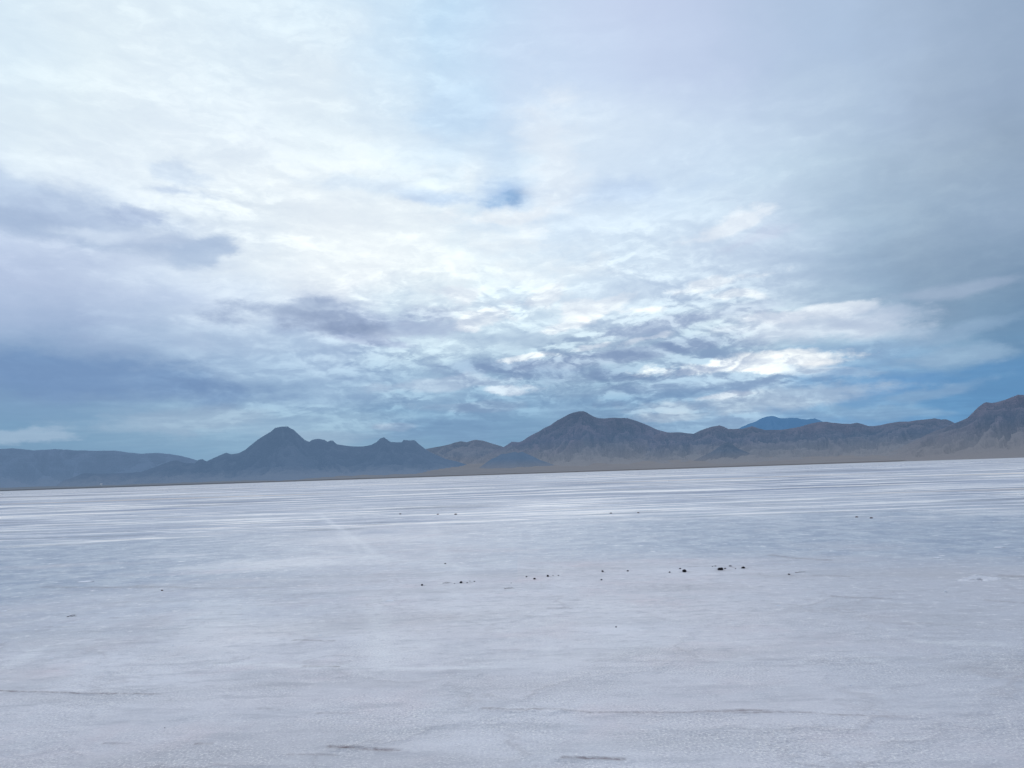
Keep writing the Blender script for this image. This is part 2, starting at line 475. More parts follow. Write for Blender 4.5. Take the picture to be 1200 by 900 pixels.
# ------------------------------------------------------------------ salt flat
def salt_mat():
    m, T = newmat('salt_crust')
    pos = T.node('ShaderNodeNewGeometry').outputs['Position']
    X, Y, Z = T.sep(pos)[:3]
    r = T.vm('LENGTH', T.comb(X, Y, 0.0), out=1)
    lr = T.m('LOGARITHM', r, 10.0)
    P = T.comb(X, Y, 0.0)

    def at(n):
        a = T.node('ShaderNodeAttribute', attribute_name=n); return a.outputs['Fac']
    crack, track, wet, pale = at('crack'), at('track'), at('wet'), at('pale')
    # broad tint
    big = T.noise(P, 0.35, 4.0, 0.55)
    big2 = T.noise(T.vm('ADD', P, (40, 9, 0)), 1.3, 5.0, 0.6)
    col = T.mix(T.mr(big, .35, .65), lin((196, 199, 214)), lin((206, 212, 228)))
    pink = T.mr(T.noise(T.vm('ADD', P, (7, 70, 0)), 0.9, 4.0, 0.6), .52, .70, 0, .35)
    col = T.mix(pink, col, lin((206, 194, 206)))
    col = T.mix(T.mr(big2, .48, .68, 0, .40), col, lin((182, 190, 206)))
    right_tone = T.mr(T.m('ADD', T.m('SUBTRACT', X, T.m('MULTIPLY', Y, .2)), T.m('MULTIPLY', T.m('SUBTRACT', big, .5), 3.0)), .0, 3.0, 0, .75, True)
    col = T.mix(right_tone, col, lin((174, 182, 200)))  # salt tone gets darker towards the right
    # faint long streaks, drawn out along the wind
    st = T.noise(T.vm('MULTIPLY', P, (0.35, 2.2, 1)), 1.1, 6.0, 0.6)
    col = T.mix(T.mr(st, .5, .68, 0, .35), col, lin((172, 180, 197)))
    stn = T.noise(T.vm('ADD', T.vm('MULTIPLY', P, (.45, 1.3, 1)), (14, 6, 0)), .55, 5.0, .62)
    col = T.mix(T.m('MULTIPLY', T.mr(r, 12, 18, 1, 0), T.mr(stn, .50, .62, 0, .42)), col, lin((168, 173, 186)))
    vw = T.vm('ADD', P, T.vm('SCALE', T.vm('SUBTRACT', T.noise(P, 1.2, 4.0, .6, color=True), (.5, .5, .5)), 0.9))
    vo = T.node('ShaderNodeTexVoronoi', feature='DISTANCE_TO_EDGE'); T.put(vo.inputs['Vector'], vw)
    vo.inputs['Scale'].default_value = .55
    poly = T.m('MULTIPLY', T.mr(vo.outputs[0], .0, .022, 1, 0), T.mr(T.noise(P, .8, 4.0, .6), .46, .62, 0, 1))
    poly = T.m('MULTIPLY', poly, T.mr(r, 10, 20, 1, 0))
    col = T.mix(T.m('MULTIPLY', poly, .38), col, lin((150, 150, 162)))
    # wet grey-blue zone with white flecks
    fl = T.noise(T.vm('MULTIPLY', P, (1.0, .8, 1)), 4.0, 5.0, 0.72)
    fine = T.noise(P, 1.5, 6.0, 0.7)
    wetc = T.mix(T.mr(fine, .42, .58), lin((142, 159, 186)), lin((172, 186, 206)))
    wetc = T.mix(T.mr(fl, .59, .66, 0, .85), wetc, lin((222, 230, 242)))
    wetf = T.m('MULTIPLY', wet, T.mr(T.noise(T.vm('MULTIPLY', P, (.5, 1, 1)), .5, 5.0, .6), .24, .44), clamp=True)
    col = T.mix(wetf, col, wetc)
    # far field: white ridges alternating with damp lows
    def band(sx, sy, off, rough=.62, det=4.0):
        return T.noise(T.vm('ADD', T.vm('MULTIPLY', P, (sx, sy, 1)), off), 1.0, det, rough)
    b1 = band(.11, .85, (2, 5, 0)); b2 = band(.05, .30, (9, 3, 0)); b3 = band(.018, .085, (4, 8, 0))
    m12 = T.mr(lr, 1.62, 1.82, 0, 1, True); m23 = T.mr(lr, 2.0, 2.3, 0, 1, True)
    fs = T.mixf(m23, T.mixf(m12, b1, b2), b3)
    d1 = band(.13, 1.1, (31, 5, 0)); d2 = band(.06, .42, (19, 3, 0)); d3 = band(.02, .10, (14, 8, 0))
    dk = T.mixf(m23, T.mixf(m12, d1, d2), d3)
    broad = T.m('MULTIPLY', T.m('SUBTRACT', T.noise(T.vm('MULTIPLY', P, (.03, .05, 1)), 1.0, 3.0, .5), .5), .22)
    fsb = T.m('ADD', fs, broad)
    farc = T.mix(T.mr(fsb, .46, .53), lin((140, 155, 184)), lin((186, 196, 216)))
    farc = T.mix(T.mr(fsb, .535, .57), farc, lin((240, 243, 250)))
    farc = T.mix(T.mr(dk, .55, .59, 0, .85), farc, lin((112, 123, 146)))
    farc = T.mix(T.mr(dk, .43, .39, 0, .7), farc, lin((236, 240, 249)))
    calm = T.mr(T.noise(T.vm('ADD', T.vm('MULTIPLY', P, (.05, .08, 1)), (5, 50, 0)), 1.0, 4.0, .6), .42, .60)
    farc = T.mix(T.m('MULTIPLY', calm, .42), farc, T.mix(T.mr(fine, .4, .6), lin((180, 190, 209)), lin((212, 219, 232))))
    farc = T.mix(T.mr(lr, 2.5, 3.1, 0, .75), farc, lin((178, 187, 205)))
    tan = T.mr(T.noise(T.vm('MULTIPLY', P, (.1, .6, 1)), .12, 3.0, .6), .58, .66, 0, .5)
    farc = T.mix(tan, farc, lin((196, 184, 172)))
    farf = T.mr(T.m('ADD', lr, T.m('MULTIPLY', T.m('SUBTRACT', big, .5), .35)), 1.36, 1.50, 0, 1, True)
    
    col = T.mix(farf, col, farc)
    sk = T.noise(T.vm('ADD', T.vm('MULTIPLY', P, (.55, 1.7, 1)), (8, 1, 0)), 1.6, 5.0, .68)
    skm = T.m('MULTIPLY', T.mr(r, 12, 22, 0, 1), T.mr(r, 40, 70, 1, 0))
    col = T.mix(T.m('MULTIPLY', skm, T.mr(sk, .60, .65, 0, .7)), col, lin((228, 234, 245)))
    col = T.mix(T.m('MULTIPLY', skm, T.mr(sk, .43, .36, 0, .4)), col, lin((140, 152, 176)))
    # attributes laid on the real ground: pale dry drifts, wheel tracks, cracks, dark clod halos
    col = T.mix(T.m('MULTIPLY', pale, .6), col, lin((226, 231, 243)))
    col = T.mix(T.m('MULTIPLY', track, .7), col, lin((226, 234, 246)))
    # crust grain close by
    near = T.mr(r, 3.5, 13, 1, .15)
    g1 = T.noise(P, 55.0, 3.0, 0.7)
    g2 = T.noise(P, 19.0, 4.0, 0.65)
    patch = T.mr(T.noise(T.vm('ADD', P, (2, 5, 0)), 1.1, 3.0, .6), .38, .62, .25, 1)
    gr = T.m('MULTIPLY', near, patch)
    col = T.mix(T.m('MULTIPLY', gr, T.mr(g1, .55, .63, 0, .8)), col, lin((242, 246, 252)))
    col = T.mix(T.m('MULTIPLY', gr, T.mr(g1, .47, .38, 0, .6)), col, lin((142, 144, 162)))
    midf = T.m('MULTIPLY', T.mr(r, 4, 9, .2, 1), T.mr(r, 20, 45, 1, .3))
    g3 = T.noise(T.vm('MULTIPLY', P, (.7, 1, 1)), 9.0, 4.0, 0.75)
    col = T.mix(T.m('MULTIPLY', midf, T.mr(g3, .56, .66, 0, .45)), col, lin((228, 233, 244)))
    col = T.mix(T.m('MULTIPLY', midf, T.mr(g3, .46, .34, 0, .45)), col, lin((156, 160, 176)))
    wsp = T.noise(T.vm('MULTIPLY', P, (.4, 1.6, 1)), 3.0, 5.0, 0.7)
    col = T.mix(T.m('MULTIPLY', T.mr(r, 15, 30, 1, .0), T.mr(wsp, .53, .66, 0, .45)), col, lin((162, 168, 184)))
    ck = T.m('MULTIPLY', crack, T.mr(g2, .38, .58, .25, 1))
    col = T.mix(T.m('MULTIPLY', ck, 1.1, clamp=True), col, lin((112, 104, 112)))
    # normals
    hgt = T.m('ADD', T.m('MULTIPLY', g1, .5), T.m('ADD', T.m('MULTIPLY', g2, 1.0), T.m('ADD', T.m('MULTIPLY', T.noise(P, 5.0, 4.0, .6), 2.0), T.m('MULTIPLY', T.mr(vo.outputs[0], .0, .05, 1, 0), 1.6))))
    b = T.node('ShaderNodeBump'); b.inputs['Distance'].default_value = 0.012
    T.put(b.inputs['Strength'], T.m('MULTIPLY', T.m('ADD', gr, .2), T.mr(r, 6, 40, 1, .2)))
    T.put(b.inputs['Height'], hgt)
    rough = T.m('SUBTRACT', .82, T.m('MULTIPLY', wetf, .30))
    mul = T.vm('MULTIPLY', col, (1.12, 1.04, .925))
    finish(T, principled(T, mul, rough, .25, b.outputs[0]))
    return m


# radial and angular samples of the sheet: finest where the camera stands close
rr = np.concatenate([[0.02, .5, 1, 1.6, 2.2, 2.8], np.arange(3.3, 8.5, .016),
                     8.5 * 1.0035 ** np.arange(0, 440)])
rr = np.concatenate([rr, rr[-1] * 1.07 ** np.arange(1, 115)])
az = np.concatenate([np.arange(-41, 41, .1), np.linspace(41, 319, 90)[:-1]])
AZ = np.radians(az)[None, :]; RR = rr[:, None]
X = RR * np.sin(AZ); Y = RR * np.cos(AZ)
fade = 1 - sstep(12, 45, RR)
Zg = (fbm(X * .8, Y * .8, 4, 3) * .010 + fbm(X * 5, Y * 5, 3, 9) * .0035) * fade
Zg = Zg + fbm(X * 22, Y * 22, 2, 15) * .0016 * (1 - sstep(5, 9, RR))


def near_line(pts, width_px=1.0, seed=0, wob=.05):
    """distance field (metres) to a wobbly line through ground points under photo pixels"""
    g = np.array([ground_pt(*p) for p in pts])
    out = np.full(X.shape, 9e9); tt = np.zeros(X.shape)
    msk = (np.hypot(X - g[:, 0].mean(), Y - g[:, 1].mean()) < 1.0 + np.ptp(g, 0).max())
    xm, ym = X[msk], Y[msk]
    xs = xm + fbm(xm * 1.2, ym * 1.2, 4, seed) * wob; ys = ym + fbm(xm * 1.2 + 31, ym * 1.2 - 9, 4, seed + 5) * wob
    best = np.full(xs.shape, 9e9); bt = np.zeros(xs.shape)
    for k in range(len(g) - 1):
        a, b = g[k], g[k + 1]; d = b - a
        t = np.clip(((xs - a[0]) * d[0] + (ys - a[1]) * d[1]) / (d @ d), 0, 1)
        q = np.hypot(xs - a[0] - t * d[0], ys - a[1] - t * d[1])
        m_ = q < best; best[m_] = q[m_]; bt[m_] = ((k + t) / (len(g) - 1))[m_]
    out[msk] = best; tt[msk] = bt
    return out, tt


crack = np.zeros(X.shape); track = np.zeros(X.shape)
CR_L = [([(-60, 809), (0, 810), (40, 811), (90, 813.5), (140, 813), (200, 815)], .016, .9),
        ([(560, 830), (600, 832), (640, 831), (690, 835), (760, 835), (850, 836), (890, 836), (930, 835), (985, 839), (1080, 840)], .018, .5),
        ([(380, 876), (410, 877), (440, 879), (472, 880)], .026, .8),
        ([(655, 888), (680, 889), (705, 889), (735, 892)], .024, .8),
        ([(225, 873), (250, 873)], .02, .6),
        ([(120, 871), (155, 872)], .02, .35),
        ([(335, 884), (400, 885)], .016, .4),
        ([(340, 751), (395, 752)], .035, .5), ([(350, 781), (400, 782)], .02, .4),
        ([(560, 831), (620, 832.5)], .02, .6),
        ([(970, 699), (1010, 701), (1050, 702)], .05, .45), ([(900, 650), (930, 654), (980, 657)], .10, .45),
        ([(1150, 703), (1215, 708)], .05, .4), ([(1168, 674.5), (1190, 676), (1230, 678)], .10, .4),
        ([(950, 674), (1000, 676)], .08, .3), ([(300, 830), (330, 832)], .02, .3),
        ([(800, 664), (900, 663)], .06, .2), ([(820, 835), (870, 833), (905, 834)], .03, .6),
        ([(40, 688), (120, 689), (200, 688)], .10, .45), ([(150, 686), (230, 690), (330, 688)], .08, .3),
        ([(370, 835), (420, 836)], .02, .3), ([(640, 712), (675, 713)], .02, .4)]
brk = .55 + .9 * np.clip(fbm(X * 6, Y * 6, 3, 22) + .4, 0, 1)
for pts, w, s in CR_L:
    d, t = near_line(pts, seed=int(pts[0][0]) % 50)
    v = np.exp(-(d / w) ** 2) * s * sstep(0, .08, t) * sstep(1, .92, t)
    v *= brk
    crack = np.maximum(crack, v)
    Zg = Zg + np.exp(-((d - w * .9) / (w * 1.1)) ** 2) * s * .010 - v * .004
TR_L = [([(372, 600), (392, 616), (425, 638), (470, 672)], .13, .4), ([(392, 620), (415, 640), (428, 662)], .10, .3),
        ([(440, 690), (445, 760), (450, 800)], .14, .35), ([(260, 700), (250, 740)], .5, .4),
        ([(-10, 790), (30, 768), (50, 756)], .10, .4), ([(505, 610), (520, 660), (540, 720)], .2, .2),
        ([(640, 660), (700, 720)], .2, .15), ([(1010, 770), (1045, 778)], .05, .4),
        ([(200, 776), (480, 784), (600, 780)], .07, .55), ([(330, 640), (500, 660), (560, 668)], .2, .35),
        ([(1060, 752), (1200, 756)], .08, .4), ([(0, 605), (140, 612)], .5, .3)]
for pts, w, s in TR_L:
    d, t = near_line(pts, seed=7, wob=.1)
    track = np.maximum(track, np.exp(-(d / w) ** 2) * s * sstep(0, .15, t) * sstep(1, .85, t))
for px_, py_, k_ in ((540, 682, .8), (626, 678, .5), (642, 675, .6), (706, 670, .5), (802, 669, 1.3), (846, 667, 1.6), (871, 665, 1.1), (857, 664, .8), (550, 682, .6), (925, 673, .7), (495, 685, .6)):
    g = ground_pt(px_, py_ + 1)
    crack = np.maximum(crack, .5 * np.exp(-((X - g[0] - .02) / (.06 * k_)) ** 2 - ((Y - g[1]) / (.09 * k_)) ** 2))  # dark halo on the ground at each clod, stored with the cracks
# damp area (metres, ground plane) and pale drifts
wn_ = fbm(X * .12, Y * .35, 4, 40) * 2.2
azg = np.degrees(np.arctan2(X, Y))
ctr = np.exp(-((azg + 9) / 9) ** 2)
wet = sstep(12.2, 16.0, RR + wn_ + 3.5 * ctr * 0 + np.where(azg < 0, 1.2, -0.5)) * (1 - sstep(34, 60, RR + wn_ * 2))
wet = np.maximum(wet * (1 - .65 * ctr), .45 * sstep(-8, -18, azg + fbm(X * .3, Y * .3, 3, 44) * 6) * sstep(8.0, 11, RR + wn_ * .5) * (RR < 20))
pale = np.zeros(X.shape)
for px_, py_, rx_, ry_, s_ in ((290, 745, .9, 1.2, .7), (470, 755, .5, 1.2, .5), (620, 720, 2.5, 1.6, .4), (330, 660, 2.2, 1.4, .85), (200, 652, 1.2, .5, .7), (430, 632, 2.5, 1.6, .6), (860, 600, 1.4, 8.0, .35),
                               (700, 760, 1.6, 1.2, .35), (60, 672, 2, 1.2, .0), (90, 745, .8, .8, .2)):
    g = ground_pt(px_, py_)
    dd = np.hypot((X - g[0]) / rx_, (Y - g[1]) / ry_) + fbm(X, Y, 3, 60) * .5
    pale = np.maximum(pale, s_ * (1 - sstep(.3, 1.2, dd)))
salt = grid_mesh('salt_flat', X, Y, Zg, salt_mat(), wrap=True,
                 attrs=dict(crack=np.clip(crack, 0, 1), track=np.clip(track, 0, 1), wet=np.clip(wet, 0, 1), pale=pale))
tag(salt, 'pale salt flat with damp grey bands reaching to the mountains', kind='structure')


# ------------------------------------------------------------------ mountains
def mountain_mat(name, rock, rock2, fan, zf, haze, hf_top, hf_low, zh, lowhaze=None):
    """rock and fan are surface colours; haze is air light painted on as surface emission, stronger low down"""
    m, T = newmat(name)
    geo = T.node('ShaderNodeNewGeometry'); pos = geo.outputs['Position']
    z = T.sep(pos)[2]
    P = T.vm('MULTIPLY', pos, (.001, .001, .001))
    n = T.noise(P, 2.2, 6.0, .62)
    nb = T.noise(P, 9.0, 5.0, .65)
    nf = T.noise(T.vm('MULTIPLY', P, (1, 1, 1.8)), 26.0, 4.0, .6)
    gul = T.node('ShaderNodeAttribute', attribute_name='gully').outputs['Fac']
    c = T.mix(T.mr(n, .38, .62), rock, rock2)
    c = T.mix(T.mr(nb, .48, .62, 0, .7), c, tuple(v * .4 for v in rock))
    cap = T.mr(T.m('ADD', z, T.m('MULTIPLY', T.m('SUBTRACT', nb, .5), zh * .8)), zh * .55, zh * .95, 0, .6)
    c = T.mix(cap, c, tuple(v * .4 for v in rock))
    P2 = T.noise(T.vm('ADD', P, (3, 8, 1)), 1.1, 4.0, .6)
    c = T.mix(T.mr(P2, .5, .6, 0, .6), c, (rock2[0] * 1.25, rock2[1] * 1.02, rock2[2] * 1.1))
    strat = T.noise(T.vm('MULTIPLY', pos, (.0004, .0004, .016)), 1.0, 4.0, .6)
    c = T.mix(T.mr(strat, .5, .62, 0, .35), c, tuple(v * 1.35 for v in rock2))
    c = T.mix(T.mr(gul, .1, .8, 0, .85), c, tuple(v * .3 for v in rock))  # relief painted into the rock colour: shaded ravines, lighter spurs
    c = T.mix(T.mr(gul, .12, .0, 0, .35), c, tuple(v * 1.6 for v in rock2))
    c = T.mix(T.mr(nf, .52, .60, 0, .3), c, tuple(v * .4 for v in rock))
    c = T.mix(T.mr(nf, .47, .40, 0, .3), c, tuple(v * 1.5 for v in rock2))
    zz = T.m('ADD', z, T.m('MULTIPLY', T.m('SUBTRACT', n, .5), zf * 1.6))
    zz = T.m('ADD', zz, T.m('MULTIPLY', T.m('SUBTRACT', nb, .5), zf * .9))
    c = T.mix(T.mr(zz, zf * 1.9, zf * .7), c, fan)
    b = T.node('ShaderNodeBump'); b.inputs['Distance'].default_value = 45; b.inputs['Strength'].default_value = .8
    T.put(b.inputs['Height'], nb)
    d = T.node('ShaderNodeBsdfDiffuse'); T.put(d.inputs[0], c); T.put(d.inputs['Normal'], b.outputs[0])
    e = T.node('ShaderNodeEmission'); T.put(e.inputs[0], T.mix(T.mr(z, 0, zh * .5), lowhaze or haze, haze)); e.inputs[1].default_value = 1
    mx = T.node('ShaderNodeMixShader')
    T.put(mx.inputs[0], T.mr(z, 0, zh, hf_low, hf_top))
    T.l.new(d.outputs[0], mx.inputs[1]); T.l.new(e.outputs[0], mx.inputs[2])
    finish(T, mx.outputs[0])
    return m


def mountain(name, label, pts, D, foot, mat, seed, rough=1.25, fanpow=1.8, gull=.6, px_step=.45, crest_jit=.6, lam=300., warp=.18):
    xs = np.arange(pts[0][0], pts[-1][0] + .1, px_step)
    ys = np.interp(xs, [p[0] for p in pts], [p[1] for p in pts])
    ae = np.array([azel(a, b) for a, b in zip(xs, ys)])
    azr = np.radians(ae[:, 0])
    H = D * np.tan(np.radians(np.maximum(ae[:, 1], 0.0)))
    arc = azr * D
    H = np.maximum(H + fbm(arc / 160, arc * 0 + seed, 5, seed) * crest_jit * D / F * np.clip(H / 100, 0, 1), 0)
    Hn = H / H.max()
    rf = D - foot * (.35 + .65 * Hn ** .6) * (1 + .25 * fbm(arc / 900, arc * 0, 3, seed + 3))
    nt = 90
    t = np.linspace(0, 1, nt)[:, None]; tb = np.linspace(0, 1, 12)[1:, None]
    tw = np.clip(t + warp * fbm(arc[None, :] / 700 + t * 1.5, t * 3, 4, seed + 7) * np.sin(np.pi * t), 0, 1)
    s = .22 * tw + .78 * tw ** fanpow
    Rf = rf[None, :] + (D - rf)[None, :] * t
    u = arc[None, :] / lam; v = Rf / (lam * 2.6)
    wu = fbm(u * .7, v * .9, 3, seed + 11) * .9
    gl = fbm(u + wu, v + wu * .5, 5, seed + 13, ridged=True, gain=.55)
    gl = np.clip(((1 - gl) * .5 - .16) / .26, 0, 1)              # 1 in the ravines
    bell = np.sin(np.pi * np.clip(t, 0, 1) ** .8) ** .6 * sstep(.12, .5, t)
    h = H[None, :] * s * (1 - gull * rough * bell * gl)
    h = h + fbm(u * 3, v * 6, 4, seed + 17) * 8 * rough * bell * np.clip(H[None, :] / 120, 0, 1.5)
    h = np.minimum(h, (H[None, :] * Rf / D) * (.995 - .0 * t) + (t > .99) * 1)
    hb = H[None, :] * (1 - tb) ** 1.3; Rb = D + foot * .6 * tb + 0 * H[None, :]
    A = np.concatenate([h, hb], 0); RRR = np.concatenate([Rf, Rb], 0)
    Zm = A + EYE * np.clip(A / 50, 0, 1) - 1.0
    gatt = np.concatenate([gl * bell, np.zeros_like(hb)], 0)
    o = grid_mesh(name, RRR * np.sin(azr), RRR * np.cos(azr), Zm, mat, attrs=dict(gully=gatt))
    tag(o, label, kind='structure')
    return o


HB = lin((98, 126, 160))     # bluish air light, mixed into the rock materials as glow
LH = lin((126, 134, 149))  # paler air light for the mountain feet, also painted as glow
AP = [(-420, 534), (-300, 520), (-180, 530), (-90, 521), (-40, 524), (0, 526), (15, 525), (40, 527.5), (65, 526), (88, 527.5), (110, 528), (135, 527.8), (150, 530), (165, 531.5), (185, 530.5), (200, 532),
      (212, 534), (225, 537.5), (238, 541), (260, 549), (290, 560), (330, 567)]
BP = [(40, 575.5), (62, 571), (75, 563), (100, 554), (118, 555), (130, 554.5), (150, 554), (165, 553), (185, 546), (200, 540), (207, 539),
      (215, 542), (228, 543), (233, 538.5), (237, 538), (242, 540.5), (256, 534), (265, 530.5), (271, 532), (280, 530.5), (287.5, 527), (294, 521.5), (302, 515), (309, 510.5), (317.5, 505.5),
      (322.5, 501), (330, 499.5), (337.5, 499.5), (340, 501.5), (344, 503), (350, 509), (357.5, 515.5), (362.5, 517.5), (366, 515), (372.5, 514),
      (380, 515), (384, 517.5), (387, 516), (390, 516), (395, 520.5), (405, 522), (415, 523), (425, 523), (435, 521), (441, 518), (446, 513.5), (450, 512), (453, 514.5),
      (457.5, 517.5), (465, 518.5), (471, 518), (472.8, 515.2), (479, 515.8), (486, 515.5), (490, 519.5), (497.5, 525.5), (503, 529), (510, 532.5), (522, 537.5),
      (537, 541), (560, 549), (585, 556)]
CP = [(440, 556), (470, 535), (495, 526.5), (507, 524.5), (525, 521), (533, 518.5), (540, 516.8), (547, 518), (553, 516), (558, 515), (566, 516.3), (570, 517.5), (577, 519.5), (582, 521), (591, 524),
      (620, 530), (660, 545)]
DP = [(500, 557.5), (540, 549), (560, 538), (580, 527), (591, 523), (600, 517.5), (609, 518), (613, 516), (619.5, 511.5), (625, 508.5), (631.5, 505.5), (638, 501), (645, 498), (653, 492.5), (660, 488.5), (666, 485.5), (672, 483),
      (678, 481.8), (684, 481.5), (687, 482.5), (690, 484.5), (695, 487.5), (700.5, 489.5), (710, 490), (720, 489), (728, 489.5), (735, 489.6), (747, 493.5), (759, 498), (765, 501), (771, 503.5),
      (786, 507.5), (800, 510), (840, 520), (880, 532), (920, 546)]
EP = [(545, 556), (560, 549), (570, 542), (576, 538), (582, 535.5), (588, 531.5), (591, 531.6), (597, 530.5), (603, 529.5), (607, 530.5), (612, 529.5), (618, 532), (624, 534.5), (633, 539), (645, 543), (665, 550), (690, 554)]
FP = [(720, 552), (745, 525), (760, 512), (775, 506.5), (786, 506.5), (796.5, 506.4), (801, 507), (813, 508), (820, 504.5), (825.5, 502.5), (834, 500), (843, 498), (848, 499.5), (853.5, 502.5), (862, 502.5), (871, 502),
      (881.5, 499), (888, 501.5), (896, 503.5), (908, 503.8), (920, 503), (930, 501.3), (937.5, 500), (950, 496), (962, 494), (969, 494), (976, 495), (990, 496.5), (997, 496.5), (1004, 495), (1010, 496.5),
      (1018, 499), (1025, 499), (1032, 498), (1042, 495.5), (1053, 494), (1065, 493.5), (1077.5, 492), (1087, 491), (1095, 490), (1103, 491.5), (1109, 491), (1114, 493), (1118, 495), (1130, 500),
      (1160, 505), (1250, 515), (1330, 520)]
GP = [(820, 545), (850, 510), (867.5, 501), (876, 497), (885, 494), (893, 489.5), (902.5, 487), (908, 487.5), (912, 489.5), (920, 490), (927, 489.3), (934, 489.5), (940, 491), (948, 491), (955, 490), (960, 492), (964, 494), (985, 502), (1030, 520),
      (1060, 530)]
HP = [(1000, 540), (1030, 532), (1053, 524.5), (1066, 519), (1077.5, 514), (1086, 509), (1095, 505), (1107, 501), (1119.5, 495.5), (1126, 493), (1133.5, 489.5), (1139, 484), (1144, 479), (1148, 475.5), (1153, 472),
      (1156, 471), (1162, 472), (1168.5, 471), (1175, 469), (1182.5, 466), (1188, 464), (1193, 462), (1200, 462.5), (1230, 455), (1260, 452), (1300, 462), (1360, 470), (1430, 490), (1500, 515), (1560, 527)]
IP = [(812, 540), (826, 533), (836, 528), (842, 523.5), (848, 519.5), (853, 517.8), (858, 520), (864, 525), (874, 529), (890, 536)]

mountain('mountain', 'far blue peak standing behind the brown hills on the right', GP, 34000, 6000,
         mountain_mat('hazed_far_rock', (.10, .14, .2), (.12, .16, .22), (.12, .16, .22), 60, lin((84, 128, 174)), .80, .84, 900), 5, gull=.4, lam=1500)
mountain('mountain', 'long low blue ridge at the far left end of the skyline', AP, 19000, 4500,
         mountain_mat('hazed_low_rock', (.06, .085, .14), (.09, .115, .16), (.16, .15, .16), 150, lin((107, 135, 169)), .68, .70, 700), 17, gull=.6, lam=800)
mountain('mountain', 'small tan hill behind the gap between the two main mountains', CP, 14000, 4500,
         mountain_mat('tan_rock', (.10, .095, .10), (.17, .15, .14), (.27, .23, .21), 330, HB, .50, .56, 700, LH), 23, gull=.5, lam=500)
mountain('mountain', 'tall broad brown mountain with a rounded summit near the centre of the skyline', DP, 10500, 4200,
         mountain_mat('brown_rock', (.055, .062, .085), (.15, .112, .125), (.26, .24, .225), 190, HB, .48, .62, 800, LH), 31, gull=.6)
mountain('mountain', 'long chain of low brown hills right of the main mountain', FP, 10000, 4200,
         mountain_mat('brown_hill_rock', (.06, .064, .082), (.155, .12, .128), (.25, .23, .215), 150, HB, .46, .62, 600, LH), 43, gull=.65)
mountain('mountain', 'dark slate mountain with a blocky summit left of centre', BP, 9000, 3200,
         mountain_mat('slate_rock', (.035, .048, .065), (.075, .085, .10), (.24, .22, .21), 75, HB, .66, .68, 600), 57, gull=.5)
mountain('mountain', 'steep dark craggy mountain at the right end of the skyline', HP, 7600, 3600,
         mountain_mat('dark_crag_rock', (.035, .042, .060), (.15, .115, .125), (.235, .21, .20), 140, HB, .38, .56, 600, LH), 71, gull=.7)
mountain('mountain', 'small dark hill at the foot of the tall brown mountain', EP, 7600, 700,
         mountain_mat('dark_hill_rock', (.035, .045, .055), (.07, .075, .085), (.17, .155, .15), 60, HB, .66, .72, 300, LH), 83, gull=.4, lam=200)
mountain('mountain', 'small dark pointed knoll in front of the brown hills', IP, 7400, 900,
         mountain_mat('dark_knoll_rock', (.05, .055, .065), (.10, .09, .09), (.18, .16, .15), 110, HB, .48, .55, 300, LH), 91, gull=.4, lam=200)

# gently rising plain between salt and mountains, with a low dark scrub bank at its lip
def bajada():
    m, T = newmat('desert_plain')
    pos = T.node('ShaderNodeNewGeometry').outputs['Position']
    z = T.sep(pos)[2]
    n = T.noise(T.vm('MULTIPLY', pos, (.001, .003, .004)), 2.0, 5.0, .6)
    az_ = T.m('ARCTAN2', T.sep(pos)[0], T.sep(pos)[1])
    c = T.mix(T.mr(n, .4, .6), (.19, .185, .185), (.26, .25, .24))
    c = T.mix(T.mr(n, .56, .64, 0, .4), c, (.09, .09, .095))
    c = T.mix(T.mr(T.m('ADD', z, T.m('MULTIPLY', n, 5.0)), 7.5, 11.5), (.12, .112, .106), c)
    d = T.node('ShaderNodeBsdfDiffuse'); T.put(d.inputs[0], c)
    e = T.node('ShaderNodeEmission'); T.put(e.inputs[0], T.mix(T.mr(az_, -.5, .1), lin((100, 122, 148)), lin((126, 132, 146))))  # distance haze over the plain painted as emission, bluer on the left
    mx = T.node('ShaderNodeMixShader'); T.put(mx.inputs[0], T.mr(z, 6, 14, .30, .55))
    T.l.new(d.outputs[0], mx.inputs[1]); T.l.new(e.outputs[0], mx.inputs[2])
    finish(T, mx.outputs[0])
    a = np.radians(np.arange(-62, 62, .08))
    hp = np.interp(np.degrees(a), [-62, -34, -29, -22, -15, -8, 0, 8, 18, 27, 34, 62], [3, 2.5, 2.5, 4.5, 8, 11, 14, 15, 15, 13, 9, 9]) / F
    r = np.concatenate([[5400, 5420, 5450, 5480, 5520], np.linspace(5700, 9400, 40)])[:, None]
    q = np.clip((r - 5520) / (9400 - 5520), 0, 1)
    lip = np.clip((r - 5420) / 60, 0, 1) * 8.0
    un = fbm(a[None, :] * 60, r / 900, 4, 5)
    Z = lip * (.9 + .8 * fbm(a[None, :] * 60 + 0 * r, r / 300, 5, 8)) + q ** 1.25 * hp[None, :] * 9400 * (1 + .12 * un) - 1 * (r < 5410)
    shore = 1 + .05 * fbm(a[None, :] * 4, r * 0, 4, 2)
    rq = r * shore
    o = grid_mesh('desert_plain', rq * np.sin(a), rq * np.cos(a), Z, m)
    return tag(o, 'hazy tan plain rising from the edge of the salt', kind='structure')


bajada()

# ------------------------------------------------------------------ small things
def lump_mat(name, c1, c2, rough=.9):
    m, T = newmat(name)
    oc = T.node('ShaderNodeTexCoord').outputs['Object']
    n = T.noise(oc, 60., 4., .6)
    b = T.node('ShaderNodeBump'); b.inputs['Distance'].default_value = .003; T.put(b.inputs['Height'], n)
    finish(T, principled(T, T.mix(n, c1, c2), rough, .2, b.outputs[0]))
    return m


